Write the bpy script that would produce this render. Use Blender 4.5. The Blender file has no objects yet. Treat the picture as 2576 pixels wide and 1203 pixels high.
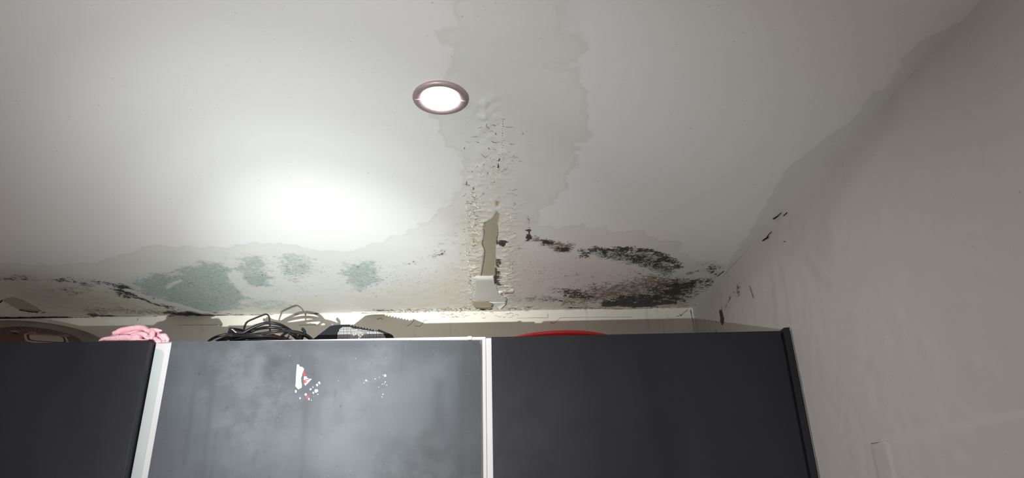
import bpy, bmesh, math, random
import numpy as np
from mathutils import Vector, Matrix

# ------------------------------------------------------------------ camera, world, lights, exposure
F = 1679.0                      # focal length in pixels of the 2576 x 1203 frame
CZ = 1.80                       # height of the camera above the floor
def nrm(v):
    v = np.array(v, float); return v / np.linalg.norm(v)
AY = nrm((-57, -719.5, -F)); AZ = nrm((-108, 3921.5, -F)); AZ = nrm(AZ - AY * AY.dot(AZ)); AX = np.cross(AY, AZ)
WD = 1.90                       # distance to the back wall
ZC = CZ + 0.5828                # ceiling height
XR = 0.616                      # right wall
YF = 1.298                      # cabinet door fronts
YB = 1.318                      # cabinet carcass fronts

scn = bpy.context.scene
COL = scn.collection
cam_d = bpy.data.cameras.new('camera'); cam = bpy.data.objects.new('camera', cam_d); COL.objects.link(cam)
cam_d.sensor_fit = 'HORIZONTAL'; cam_d.sensor_width = 36.0; cam_d.lens = F / 2576 * 36.0
cam_d.clip_start = 0.02
M = Matrix((AX.tolist(), AY.tolist(), AZ.tolist())).to_4x4(); M.translation = (0, 0, CZ)
cam.matrix_world = M
scn.camera = cam
scn.view_settings.view_transform = 'Standard'; scn.view_settings.look = 'None'
scn.view_settings.gamma = 1.0; scn.view_settings.use_curve_mapping = False
scn.view_settings.exposure = 0.0
w = bpy.data.worlds.new('world'); scn.world = w; w.use_nodes = True
w.node_tree.nodes['Background'].inputs[0].default_value = (0.5, 0.5, 0.52, 1)
w.node_tree.nodes['Background'].inputs[1].default_value = 0.05

def lamp(name, kind, loc, energy, color, target=None, **kw):
    d = bpy.data.lights.new(name, kind); d.energy = energy; d.color = color
    for k, v in kw.items(): setattr(d, k, v)
    o = bpy.data.objects.new(name, d); COL.objects.link(o); o.location = loc
    if target is not None:
        o.rotation_euler = (Vector(target) - Vector(loc)).to_track_quat('-Z', 'Y').to_euler()
    return o
# the hand torch that lights the ceiling, held left of and below the camera
TORCH = (-0.33, 0.0, CZ - 0.098)
AIM = (-0.335, 1.30, CZ + 0.375)
for size, power in ((30, 108.0), (40, 48.0), (55, 40.0), (88, 31.0), (150, 5.0)):     # hot core; wide spill turned right on its own aim to brighten that side
    lamp('torch_beam', 'SPOT', TORCH, power, (0.94, 1.0, 0.99), AIM if size < 60 else (-0.12, 1.30, CZ + 0.34), spot_size=math.radians(size), spot_blend=1.0, shadow_soft_size=0.004)
# unseen downlights added behind the camera for ambient fill
for x, y in ((-1.3, -0.9), (0.1, -0.8)):
    lamp('fill_downlight', 'AREA', (x, y, ZC - 0.012), 17.0, (1.0, 0.93, 0.92), (x, y, 0), shape='DISK', size=0.09)
# added cool fill near the rear wall, which has no window
lamp('cool_fill', 'AREA', (-1.6, -1.9, 1.35), 3.0, (0.78, 0.88, 1.0), (-1.8, 1.2, ZC + 0.2), shape='RECTANGLE', size=1.6, size_y=1.2)

# ------------------------------------------------------------------ measuring helpers (photo pixel -> point on a known plane)
def ray(px, py):
    c = np.array((px - 1288.0, 601.5 - py, -F))
    return np.array((AX.dot(c), AY.dot(c), AZ.dot(c)))
def P(px, py, y=None, z=None, x=None):
    d = ray(px, py)
    if y is not None: t = y / d[1]
    elif z is not None: t = (z - CZ) / d[2]
    else: t = x / d[0]
    return Vector((d[0] * t, d[1] * t, d[2] * t + CZ))
def pc(px, py, drop=0.0): return P(px, py, z=ZC - drop)
ZT = P(1100, 849.5, y=YB).z      # top of the cabinet carcasses

rnd = random.Random(7)
# ------------------------------------------------------------------ value noise in numpy
_perm = np.random.RandomState(3).rand(256, 256)
def vnoise(x, y):
    xi = np.floor(x).astype(int); yi = np.floor(y).astype(int)
    fx = x - xi; fy = y - yi; fx = fx * fx * (3 - 2 * fx); fy = fy * fy * (3 - 2 * fy)
    g = lambda a, b: _perm[a & 255, b & 255]
    return (g(xi, yi) * (1 - fx) + g(xi + 1, yi) * fx) * (1 - fy) + (g(xi, yi + 1) * (1 - fx) + g(xi + 1, yi + 1) * fx) * fy
def fbm(x, y, s, o=4, seed=0.0):
    t = 0; a = 0.5; n = 0
    for k in range(o):
        t = t + a * vnoise(x * s + 17.3 * k + seed, y * s + 9.1 * k + seed * 1.7); n += a; a *= 0.5; s *= 2.03
    return t / n
def sdf(poly, X, Y):
    d = np.full(X.shape, 1e9); inside = np.zeros(X.shape, bool); n = len(poly)
    for i in range(n):
        ax, ay = poly[i]; bx, by = poly[(i + 1) % n]
        ex, ey = bx - ax, by - ay; wx, wy = X - ax, Y - ay
        t = np.clip((wx * ex + wy * ey) / (ex * ex + ey * ey + 1e-12), 0, 1)
        d = np.minimum(d, (wx - ex * t) ** 2 + (wy - ey * t) ** 2)
        c = (ay > Y) != (by > Y)
        inside ^= c & (X < (bx - ax) * (Y - ay) / ((by - ay) if by != ay else 1e-12) + ax)
    d = np.sqrt(d); return np.where(inside, -d, d)
def sdl(line, X, Y):
    d = np.full(X.shape, 1e9)
    for i in range(len(line) - 1):
        ax, ay = line[i]; bx, by = line[i + 1]
        ex, ey = bx - ax, by - ay; wx, wy = X - ax, Y - ay
        t = np.clip((wx * ex + wy * ey) / (ex * ex + ey * ey + 1e-12), 0, 1)
        d = np.minimum(d, (wx - ex * t) ** 2 + (wy - ey * t) ** 2)
    return np.sqrt(d)
def sstep(a, b, x):
    t = np.clip((x - a) / (b - a), 0, 1); return t * t * (3 - 2 * t)

# ------------------------------------------------------------------ materials
class NT:
    def __init__(s, name):
        s.m = bpy.data.materials.new(name); s.m.use_nodes = True; s.t = s.m.node_tree; s.b = s.t.nodes['Principled BSDF']
    def n(s, kind, **kw):
        nd = s.t.nodes.new(kind)
        for k, v in kw.items(): setattr(nd, k, v)
        return nd
    def l(s, a, b): s.t.links.new(a, b)
    def set(s, nd, key, v):
        if hasattr(v, 'is_linked') or isinstance(v, bpy.types.NodeSocket): s.l(v, nd.inputs[key])
        else: nd.inputs[key].default_value = v
    def noise(s, scale, detail=4, rough=0.55, vec=None, dist=0.0):
        nd = s.n('ShaderNodeTexNoise'); nd.inputs['Scale'].default_value = scale; nd.inputs['Detail'].default_value = detail
        nd.inputs['Roughness'].default_value = rough; nd.inputs['Distortion'].default_value = dist
        s.l(vec if vec is not None else s.obj(), nd.inputs['Vector']); return nd.outputs['Fac']
    def obj(s):
        if not hasattr(s, '_o'): s._o = s.n('ShaderNodeTexCoord').outputs['Object']
        return s._o
    def mapping(s, scale):
        nd = s.n('ShaderNodeMapping'); nd.inputs['Scale'].default_value = scale; s.l(s.obj(), nd.inputs['Vector']); return nd.outputs[0]
    def math(s, op, a, b=None, c=None, clamp=False):
        nd = s.n('ShaderNodeMath', operation=op, use_clamp=clamp); s.set(nd, 0, a)
        if b is not None: s.set(nd, 1, b)
        if c is not None: s.set(nd, 2, c)
        return nd.outputs[0]
    def ramp(s, fac, lo, hi, a=0.0, b=1.0):
        nd = s.n('ShaderNodeMapRange', interpolation_type='SMOOTHSTEP'); s.set(nd, 0, fac)
        nd.inputs[1].default_value = lo; nd.inputs[2].default_value = hi; nd.inputs[3].default_value = a; nd.inputs[4].default_value = b
        return nd.outputs[0]
    def mix(s, fac, a, b):
        nd = s.n('ShaderNodeMix', data_type='RGBA'); s.set(nd, 0, fac)
        for k, v in ((6, a), (7, b)):
            if isinstance(v, bpy.types.NodeSocket): s.l(v, nd.inputs[k])
            else: nd.inputs[k].default_value = (*v, 1)
        return nd.outputs[2]
    def bump(s, h, strength, dist):
        nd = s.n('ShaderNodeBump'); nd.inputs['Strength'].default_value = strength; nd.inputs['Distance'].default_value = dist
        s.l(h, nd.inputs['Height']); s.l(nd.outputs[0], s.b.inputs['Normal']); return nd
    def out(s, color=None, rough=None, spec=None, metal=None, coat=None):
        if color is not None:
            if isinstance(color, bpy.types.NodeSocket): s.l(color, s.b.inputs['Base Color'])
            else: s.b.inputs['Base Color'].default_value = (*color, 1)
        if rough is not None: s.set(s.b, 'Roughness', rough)
        if spec is not None: s.b.inputs['Specular IOR Level'].default_value = spec
        if metal is not None: s.b.inputs['Metallic'].default_value = metal
        return s.m
def plain(name, col, rough=0.5, metal=0.0, spec=0.5, var=0.12, sc=40, bump=0.0):
    t = NT(name); n = t.noise(sc)
    c = t.mix(n, [x * (1 - var) for x in col], [min(1, x * (1 + var)) for x in col])
    if bump: t.bump(t.noise(sc * 4), bump, 0.001)
    return t.out(c, rough, spec, metal)

def ceiling_mat(name, wall=False):
    t = NT(name)
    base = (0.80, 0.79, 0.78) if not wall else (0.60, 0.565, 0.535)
    c = t.mix(t.noise(3.0, 3), [x * 0.975 for x in base], [min(1, x * 1.02) for x in base])
    A = t.n('ShaderNodeAttribute', attribute_name='stain_a'); B = t.n('ShaderNodeAttribute', attribute_name='stain_b')
    sa = t.n('ShaderNodeSeparateColor'); t.l(A.outputs['Color'], sa.inputs[0]); sb = t.n('ShaderNodeSeparateColor'); t.l(B.outputs['Color'], sb.inputs[0])
    damp, green, black = sa.outputs; brown, yellow, bare = sb.outputs
    n6 = t.noise(7, 4); n30 = t.noise(34, 5, 0.6); n90 = t.noise(95, 3, 0.6); n200 = t.noise(210, 2, 0.5); n500 = t.noise(480, 2)
    mul = lambda a, b: t.math('MULTIPLY', a, b)
    # damp patch with its darker tide line
    edge = mul(mul(damp, t.math('SUBTRACT', 1.0, damp)), 2.4)
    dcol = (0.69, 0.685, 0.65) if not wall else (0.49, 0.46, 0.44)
    c = t.mix(mul(damp, 0.72), c, t.mix(t.ramp(n6, 0.35, 0.65), dcol, [x * 1.06 for x in dcol]))
    c = t.mix(mul(edge, 0.27), c, (0.40, 0.385, 0.35))
    # yellow brown water marks
    yf = t.math('MULTIPLY', yellow, t.ramp(n30, 0.25, 0.7, 0.45, 1.0), clamp=True)
    c = t.mix(yf, c, t.mix(n90, (0.56, 0.50, 0.36), (0.66, 0.61, 0.48)))
    # pale green film of mould: a thin haze that breaks up into small specks at its rim
    def lin(mask, a, b): 
        o_ = t.ramp(mask, 0.0, 1.0, a, b); o_.node.interpolation_type = 'LINEAR'; return o_
    def speck(mask, n, lo, hi, w):          # mask 0..1 -> share of the surface covered
        return t.ramp(t.math('SUBTRACT', n, lin(mask, hi, lo)), -w, w)
    nf = t.math('ADD', mul(n200, 0.55), mul(n90, 0.45))            # fine specks, 3 to 8 mm
    nm = t.math('ADD', mul(n30, 0.35), mul(nf, 0.65))
    haze = t.ramp(t.math('ADD', green, mul(t.math('SUBTRACT', n30, 0.5), 1.3)), 0.30, 0.75)
    gcol = t.mix(n30, (0.41, 0.475, 0.45), (0.50, 0.555, 0.53))
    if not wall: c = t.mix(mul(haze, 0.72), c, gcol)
    g1 = mul(speck(green, nf, 0.36, 0.70, 0.045), t.ramp(green, 0.02, 0.2))
    c = t.mix(mul(g1, 0.62), c, t.mix(n200, (0.30, 0.39, 0.37), (0.44, 0.52, 0.50)))
    gw = mul(t.ramp(n200, 0.64, 0.70), haze); c = t.mix(mul(gw, 0.45), c, (0.66, 0.70, 0.67))
    g2 = mul(speck(green, n200, 0.60, 0.76, 0.03), t.ramp(green, 0.05, 0.3))
    c = t.mix(mul(g2, 0.65), c, (0.15, 0.20, 0.19))
    # brown and black mould: smoky film below, dense specks on top
    bh = mul(t.ramp(t.math('ADD', brown, mul(t.math('SUBTRACT', n90, 0.5), 1.2)), 0.25, 1.0), 0.62)
    c = t.mix(bh, c, (0.25, 0.20, 0.14))
    b1 = mul(speck(brown, nf, 0.34, 0.70, 0.04), t.ramp(brown, 0.02, 0.15))
    c = t.mix(mul(b1, 0.72), c, t.mix(n500, (0.055, 0.040, 0.022), (0.25, 0.175, 0.10)))
    kh = mul(t.ramp(t.math('ADD', black, mul(t.math('SUBTRACT', nm, 0.5), 2.2)), 0.18, 0.95), 0.80)
    c = t.mix(kh, c, t.mix(n90, (0.085, 0.078, 0.066), (0.17, 0.155, 0.13)))
    k1 = mul(speck(black, nm, 0.24, 0.69, 0.035), t.ramp(black, 0.02, 0.12))
    c = t.mix(mul(k1, t.ramp(n200, 0.35, 0.7, 0.98, 0.80)), c, t.mix(n500, (0.010, 0.010, 0.009), (0.055, 0.05, 0.042)))
    # bare board where the paint has gone
    c = t.mix(bare, c, t.mix(n90, (0.37, 0.325, 0.235), (0.43, 0.38, 0.285)))
    # few loose specks everywhere
    dot = t.ramp(t.noise(170, 0), 0.84, 0.87)
    c = t.mix(mul(dot, 0.3), c, (0.2, 0.17, 0.14))
    h = t.math('ADD', mul(n500, 0.25), t.math('ADD', mul(n90, 0.35), mul(k1, 0.3)))
    t.bump(h, 0.22, 0.0012)
    return t.out(c, 0.62, 0.35)
M_ceil = ceiling_mat('stained_ceiling_paint')
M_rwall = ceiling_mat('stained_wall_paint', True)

def backwall_mat():
    t = NT('aged_cream_plaster')
    n5 = t.noise(6, 4); n40 = t.noise(45, 5, 0.65); n150 = t.noise(160, 3)
    c = t.mix(n5, (0.69, 0.645, 0.56), (0.76, 0.72, 0.64))
    c = t.mix(t.ramp(n40, 0.60, 0.72, 0, 0.45), c, (0.52, 0.43, 0.29))
    vs = t.noise(30, 4, 0.6, vec=t.mapping((1.0, 1.0, 0.12)))
    c = t.mix(t.ramp(vs, 0.60, 0.75, 0, 0.4), c, (0.42, 0.35, 0.25))
    c = t.mix(t.ramp(n150, 0.70, 0.78, 0, 0.6), c, (0.30, 0.24, 0.16))
    t.bump(t.math('ADD', n150, n40), 0.35, 0.0012)
    return t.out(c, 0.7, 0.3)
M_bwall = backwall_mat()
M_plain_wall = plain('grey_wall_paint', (0.60, 0.575, 0.56), 0.7, sc=4, var=0.03)
M_floor = plain('floor_tile', (0.42, 0.38, 0.35), 0.4, sc=6)
M_gap = plain('dark_gap', (0.02, 0.017, 0.013), 0.9, spec=0.1)
M_crack = plain('crack_brown', (0.20, 0.155, 0.10), 0.9, spec=0.1)
M_flake = plain('curled_paint', (0.72, 0.695, 0.61), 0.55, var=0.08, sc=60, bump=0.2)
M_flakew = plain('curled_white_paint', (0.60, 0.595, 0.545), 0.5, var=0.04, sc=20)
M_board = plain('bare_board', (0.41, 0.365, 0.27), 0.8, sc=30)

def door_mat(name, dirt):
    t = NT(name)
    big = t.noise(4.2, 4, 0.5, vec=t.mapping((1.0, 1.0, 0.55))); mid = t.noise(22, 5, 0.6); fine = t.noise(160, 3)
    vst = t.noise(14, 5, 0.62, vec=t.mapping((1.0, 1.0, 0.10)), dist=0.4); vst2 = t.noise(34, 4, 0.6, vec=t.mapping((1.0, 1.0, 0.06)))
    c = t.mix(t.ramp(big, 0.35, 0.65), (0.012, 0.012, 0.015), (0.018, 0.018, 0.022))
    if dirt:
        c = t.mix(t.ramp(big, 0.3, 0.7), (0.036, 0.039, 0.046), (0.052, 0.056, 0.065))
        c = t.mix(t.ramp(big, 0.36, 0.66, 0, 0.5), c, (0.090, 0.097, 0.110))      # pale film of grease and dust
        c = t.mix(t.ramp(mid, 0.45, 0.80, 0, 0.35), c, (0.110, 0.115, 0.125))
        c = t.mix(t.ramp(vst, 0.54, 0.70, 0, 0.75), c, (0.052, 0.055, 0.057))      # run marks
        c = t.mix(t.ramp(vst2, 0.60, 0.74, 0, 0.6), c, (0.045, 0.048, 0.052))
        c = t.mix(t.ramp(t.noise(70, 4, 0.7), 0.64, 0.72, 0, 0.8), c, (0.025, 0.027, 0.03))
        c = t.mix(t.ramp(t.noise(300, 0), 0.905, 0.93, 0, 0.7), c, (0.35, 0.37, 0.40))
        A = t.n('ShaderNodeAttribute', attribute_name='wear'); sa = t.n('ShaderNodeSeparateColor'); t.l(A.outputs['Color'], sa.inputs[0])
        c = t.mix(t.math('MULTIPLY', sa.outputs[0], t.ramp(mid, 0.2, 0.6, 0.5, 0.95)), c, (0.040, 0.043, 0.045))
        c = t.mix(t.math('MULTIPLY', sa.outputs[1], t.ramp(mid, 0.3, 0.6, 0.2, 0.8)), c, (0.115, 0.122, 0.135))
    r = t.ramp(mid, 0.3, 0.7, 0.40, 0.56)
    t.bump(fine, 0.04, 0.0005)
    return t.out(c, r, 0.28)
M_door = door_mat('charcoal_laminate', False)
M_doord = door_mat('greasy_charcoal_laminate', True)
M_edge = plain('door_edge_band', (0.085, 0.088, 0.095), 0.45)
M_black = plain('black_strip', (0.02, 0.02, 0.022), 0.5)
M_white = plain('white_melamine', (0.62, 0.59, 0.595), 0.35, sc=12, var=0.03)
M_fill = plain('white_filler', (0.50, 0.475, 0.485), 0.4, sc=10, var=0.04)
M_dull = plain('bluish_shade_tint', (0.37, 0.40, 0.395), 0.5, sc=14, var=0.06)

# ------------------------------------------------------------------ object helpers
def link(o, parent=None):
    COL.objects.link(o)
    if parent: o.parent = parent
    return o
def mesh(name, verts, faces, mat, parent=None, smooth=False):
    me = bpy.data.meshes.new(name); me.from_pydata([tuple(v) for v in verts], [], faces); me.update()
    me.materials.append(mat)
    if smooth: me.polygons.foreach_set('use_smooth', [True] * len(me.polygons))
    return link(bpy.data.objects.new(name, me), parent)
def from_bm(name, bm, mat, parent=None, smooth=False):
    me = bpy.data.meshes.new(name); bmesh.ops.recalc_face_normals(bm, faces=bm.faces); bm.to_mesh(me); bm.free()
    for m in (mat if isinstance(mat, (list, tuple)) else [mat]): me.materials.append(m)
    if smooth: me.polygons.foreach_set('use_smooth', [True] * len(me.polygons))
    return link(bpy.data.objects.new(name, me), parent)
def box(name, lo, hi, mat, parent=None, bevel=0.0):
    bm = bmesh.new(); bmesh.ops.create_cube(bm, size=1)
    for v in bm.verts: v.co = Vector([(lo[i] + hi[i]) / 2 + v.co[i] * (hi[i] - lo[i]) for i in range(3)])
    if bevel: bmesh.ops.bevel(bm, geom=bm.edges[:], offset=bevel, segments=2, affect='EDGES', profile=0.7)
    return from_bm(name, bm, mat, parent)
def slab(name, poly_xz, y0, y1, mat, parent=None, bevel=0.0, smooth=False):
    bm = bmesh.new(); a = [bm.verts.new((x, y0, z)) for x, z in poly_xz]; b = [bm.verts.new((x, y1, z)) for x, z in poly_xz]
    n = len(a); bm.faces.new(a); bm.faces.new(b[::-1])
    for i in range(n): bm.faces.new((a[i], b[i], b[(i + 1) % n], a[(i + 1) % n]))
    if bevel:
        bmesh.ops.recalc_face_normals(bm, faces=bm.faces)
        bmesh.ops.bevel(bm, geom=bm.edges[:], offset=bevel, segments=2, affect='EDGES', profile=0.7)
    return from_bm(name, bm, mat, parent, smooth)
def catmull(pts, n=8):
    pts = [Vector(p) for p in pts]; out = []
    q = [pts[0] * 2 - pts[1]] + pts + [pts[-1] * 2 - pts[-2]]
    for i in range(1, len(q) - 2):
        for k in range(n):
            t = k / n; a, b, c, d = q[i - 1], q[i], q[i + 1], q[i + 2]
            out.append(0.5 * ((2 * b) + (c - a) * t + (2 * a - 5 * b + 4 * c - d) * t * t + (3 * b - a - 3 * c + d) * t ** 3))
    out.append(q[-2]); return out
def tube_into(bm, pts, rad, seg=10, flat=1.0, cap=True):
    pts = [Vector(p) for p in pts]; n = len(pts); rings = []
    rad = rad if isinstance(rad, (list, tuple)) else [rad] * n
    up = Vector((0, 1, 0))
    for i, p in enumerate(pts):
        t = (pts[min(i + 1, n - 1)] - pts[max(i - 1, 0)]).normalized()
        s = t.cross(up)
        if s.length < 1e-3: s = t.cross(Vector((1, 0, 0)))
        s.normalize(); u2 = s.cross(t).normalized()
        rings.append([bm.verts.new(p + s * rad[i] * math.cos(a) + u2 * rad[i] * flat * math.sin(a)) for a in [2 * math.pi * k / seg for k in range(seg)]])
    for i in range(n - 1):
        for k in range(seg): bm.faces.new((rings[i][k], rings[i][(k + 1) % seg], rings[i + 1][(k + 1) % seg], rings[i + 1][k]))
    if cap: bm.faces.new(rings[0][::-1]); bm.faces.new(rings[-1])
def tube(name, pts, rad, mat, parent=None, seg=10, flat=1.0):
    bm = bmesh.new(); tube_into(bm, pts, rad, seg, flat); return from_bm(name, bm, mat, parent, True)
def lathe(name, prof, mat, parent=None, seg=64, close=False):
    bm = bmesh.new(); R = [[bm.verts.new((r * math.cos(2 * math.pi * k / seg), r * math.sin(2 * math.pi * k / seg), z)) for k in range(seg)] for r, z in prof]
    for i in range(len(prof) - 1):
        for k in range(seg): bm.faces.new((R[i][k], R[i][(k + 1) % seg], R[i + 1][(k + 1) % seg], R[i + 1][k]))
    if close: bm.faces.new(R[0]); bm.faces.new(R[-1])
    return from_bm(name, bm, mat, parent, True)
def empty(name, loc, label, cat, group=None):
    o = bpy.data.objects.new(name, None); o.empty_display_size = 0.05; o.location = loc; COL.objects.link(o)
    o['label'] = label; o['category'] = cat
    if group: o['group'] = group
    return o
def adopt(parent, *kids):                # parent kids built in world coordinates to a moved empty
    for k in kids:
        k.parent = parent; k.matrix_parent_inverse = Matrix.Translation(-parent.location)
def struct(o, label=None):
    o['kind'] = 'structure'
    if label: o['label'] = label
    return o
def ribbon(name, pts, wid, mat, parent, nrm_v, off=0.0006, n=6, jag=0.35, scale=0.55):
    """a thin raised strip following pts (already on a plane with inward normal nrm_v): cracks and open joints"""
    pts = catmull(pts, n) if len(pts) > 2 else [Vector(pts[0]).lerp(Vector(pts[1]), k / (n * 2)) for k in range(n * 2 + 1)]
    N = Vector(nrm_v); v = []; f = []; m = len(pts)
    for i, p in enumerate(pts):
        t = (pts[min(i + 1, m - 1)] - pts[max(i - 1, 0)]).normalized(); s = t.cross(N).normalized()
        w0 = (wid(i / (m - 1)) if callable(wid) else wid) * scale
        a = w0 * (1 + rnd.uniform(-jag, jag)); b = w0 * (1 + rnd.uniform(-jag, jag))
        v += [p + N * off + s * a, p + N * off - s * b, p - N * off + s * a, p - N * off - s * b]
    for i in range(m - 1):
        j = i * 4; f += [(j, j + 1, j + 5, j + 4), (j, j + 4, j + 6, j + 2), (j + 1, j + 3, j + 7, j + 5)]
    return mesh(name, v, f, mat, parent)

# ------------------------------------------------------------------ ceiling
def grid_surface(name, us, vs, fn, mat):
    U, V = np.meshgrid(us, vs); nx, ny = len(us), len(vs)
    co, attrs = fn(U.ravel(), V.ravel())
    i = np.arange((ny - 1) * (nx - 1)); r = i // (nx - 1); c = i % (nx - 1); a = r * nx + c
    faces = np.stack([a, a + 1, a + 1 + nx, a + nx], 1)
    me = bpy.data.meshes.new(name); me.vertices.add(nx * ny); me.vertices.foreach_set('co', co.astype(np.float32).ravel())
    me.loops.add(len(faces) * 4); me.loops.foreach_set('vertex_index', faces.astype(np.int32).ravel())
    me.polygons.add(len(faces)); me.polygons.foreach_set('loop_start', np.arange(0, len(faces) * 4, 4, dtype=np.int32))
    me.polygons.foreach_set('use_smooth', np.ones(len(faces), bool))
    me.update(calc_edges=True)
    for k, arr in attrs.items():
        at = me.attributes.new(k, 'FLOAT_COLOR', 'POINT'); at.data.foreach_set('color', np.concatenate([arr, np.ones((len(arr), 1))], 1).astype(np.float32).ravel())
    me.materials.append(mat); return link(bpy.data.objects.new(name, me))

def cpoly(pts): return [tuple(pc(*p)[:2]) for p in pts]

def ceiling_fn(X, Y):
    n1 = fbm(X, Y, 9, 4, 1.0) - 0.5; n2 = fbm(X, Y, 35, 4, 5.0) - 0.5; n3 = fbm(X, Y, 110, 3, 9.0) - 0.5
    near = (Y > 0.3) & (X > -1.9)
    ch = {k: np.zeros(X.shape) for k in ('damp', 'green', 'black', 'brown', 'yellow', 'bare', 'blister')}
    xs, ys, a1, a2, a3 = X[near], Y[near], n1[near], n2[near], n3[near]
    def paint(k, px, val=1.0, soft=0.012, j1=0.0, j2=0.0, j3=0.0, cut=False):
        d = sdf(cpoly(px), xs, ys) + a1 * j1 + a2 * j2 + a3 * j3
        m = (1 - sstep(-soft, soft, d)) * val
        ch[k][near] = ch[k][near] * (1 - m) if cut else np.maximum(ch[k][near], m)
    def line(k, px, wdt, val=1.0, soft=None, j=0.0, cut=False):
        d = sdl(cpoly(px), xs, ys) + a2 * j
        soft = soft or wdt * 0.6
        m = (1 - sstep(wdt - soft, wdt + soft, d)) * val
        ch[k][near] = ch[k][near] * (1 - m) if cut else np.maximum(ch[k][near], m)
    # water stain: band down the joint, spreading along the back wall
    paint('damp', [(1155, -60), (1150, 50), (1160, 66), (1130, 70), (1120, 90), (1135, 108), (1160, 104), (1155, 128), (1142, 150), (1156, 178), (1130, 190), (1105, 230),
                   (1100, 300), (1113, 330), (1140, 372), (1165, 400), (1163, 440), (1155, 480), (1128, 512), (1100, 540), (1080, 562), (1010, 592), (940, 614), (880, 634),
                   (800, 630), (740, 614), (650, 612), (560, 622), (470, 620), (400, 618), (330, 634), (260, 656), (150, 668), (0, 664), (-200, 670), (-300, 840), (1000, 840), (1800, 790),
                   (1850, 720), (1800, 655), (1758, 660), (1730, 642), (1700, 612), (1655, 602), (1600, 584), (1530, 590), (1518, 572), (1440, 568), (1400, 576), (1352, 560),
                   (1366, 528), (1402, 498), (1432, 468), (1426, 440), (1448, 410), (1446, 380), (1466, 352), (1476, 308), (1480, 278), (1463, 240), (1456, 200), (1448, 181),
                   (1400, 178), (1372, 165), (1385, 157), (1425, 152), (1460, 118), (1452, 92), (1402, 80), (1412, 50), (1414, 20), (1395, -60)], 1.0, 0.006, 0.02, 0.035, 0.012)
    paint('damp', [(1375, 165), (1372, 120), (1380, 40), (1390, -60), (1200, -60), (1200, 500), (1330, 500), (1340, 300)], 0.6, 0.05, 0.05)
    # damp along the right wall
    paint('damp', [(1800, 720), (1850, 640), (1905, 560), (1962, 452), (2005, 412), (2055, 372), (2085, 338), (2150, 292), (2200, 236), (2235, 232), (2270, 150), (2400, 60), (2450, 60), (2300, 260), (2060, 480), (1860, 740)],
          0.75, 0.006, 0.02, 0.02)
    # yellowing
    paint('yellow', [(1170, 500), (1210, 400), (1290, 400), (1310, 520), (1320, 620), (1310, 800), (960, 805), (1000, 740), (1120, 690), (1160, 600)], 0.62, 0.08, 0.1, 0.04)
    paint('yellow', [(-200, 680), (60, 690), (300, 740), (450, 790), (300, 830), (-200, 830)], 0.80, 0.10, 0.1)
    paint('yellow', [(1310, 760), (1300, 800), (1740, 790), (1740, 770), (1500, 765)], 0.6, 0.05, 0.05)
    paint('yellow', [(560, 770), (960, 740), (1180, 700), (1180, 800), (560, 800)], 0.35, 0.06, 0.08)
    for q in ([(1060, 765), (1130, 762), (1140, 770), (1060, 775)], [(1180, 640), (1210, 635), (1212, 690), (1182, 690)], [(1175, 580), (1208, 575), (1205, 625), (1180, 630)], [(1000, 760), (1020, 758), (1018, 765), (1000, 766)]):
        paint('yellow', q, 0.95, 0.02, 0.0, 0.04, 0.03)
    # pale green mould
    paint('green', [(335, 716), (365, 692), (430, 682), (500, 660), (560, 664), (592, 690), (600, 715), (625, 745), (612, 775), (560, 790), (480, 790), (440, 768), (400, 752), (350, 732)], 0.86, 0.04, 0.03, 0.05, 0.02)
    paint('green', [(583, 652), (640, 638), (680, 655), (686, 690), (682, 718), (640, 722), (592, 700)], 0.68, 0.035, 0.02, 0.05, 0.03)
    paint('green', [(590, 695), (640, 690), (684, 695), (682, 720), (640, 722), (605, 712)], 0.86, 0.02, 0.02, 0.03)
    paint('green', [(680, 642), (740, 636), (796, 650), (800, 690), (768, 698), (752, 708), (725, 706), (705, 690), (700, 665)], 0.62, 0.035, 0.02, 0.05, 0.03)
    paint('green', [(700, 672), (730, 660), (745, 685), (740, 704), (722, 703)], 0.8, 0.03, 0.0, 0.04)
    paint('green', [(850, 686), (872, 662), (930, 655), (962, 676), (950, 710), (905, 738), (880, 722)], 0.74, 0.035, 0.02, 0.04, 0.03)
    paint('green', [(540, 765), (610, 745), (700, 750), (760, 765), (740, 785), (540, 790)], 0.45, 0.05, 0.04, 0.05)
    paint('green', [(1100, 590), (1150, 575), (1160, 610), (1110, 622)], 0.42, 0.05, 0.04, 0.05)
    paint('green', [(880, 655), (1010, 668), (1120, 625), (1160, 640), (1050, 740), (900, 745)], 0.26, 0.06, 0.05)
    # black specks drifting through the pale mould
    paint('black', [(1000, 668), (1040, 655), (1110, 628), (1140, 610), (1150, 622), (1100, 648), (1010, 676)], 0.36, 0.03, 0.0, 0.04)
    paint('black', [(1100, 590), (1150, 560), (1160, 590), (1130, 612)], 0.28, 0.05, 0.03)
    paint('black', [(330, 680), (700, 650), (960, 660), (1000, 720), (620, 785), (380, 770)], 0.16, 0.05)
    paint('brown', [(920, 690), (1000, 690), (1180, 640), (1190, 740), (900, 760)], 0.20, 0.07, 0.04)
    line('black', [(20, 702), (150, 705), (230, 710), (270, 718)], 0.022, 0.36, 0.02, 0.05)
    paint('black', [(255, 710), (300, 708), (340, 722), (370, 742), (440, 772), (400, 778), (350, 762), (285, 742)], 0.52, 0.03, 0.02, 0.05)
    paint('green', [(270, 712), (320, 712), (380, 745), (440, 775), (350, 765), (290, 740)], 0.7, 0.04, 0.02)
    line('black', [(160, 735), (215, 722)], 0.03, 0.30, 0.02, 0.04)
    line('brown', [(235, 782), (300, 779), (400, 788), (440, 786)], 0.035, 0.5, 0.035, 0.05)
    line('black', [(240, 793), (275, 796)], 0.015, 0.75, 0.02, 0.03)
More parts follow.
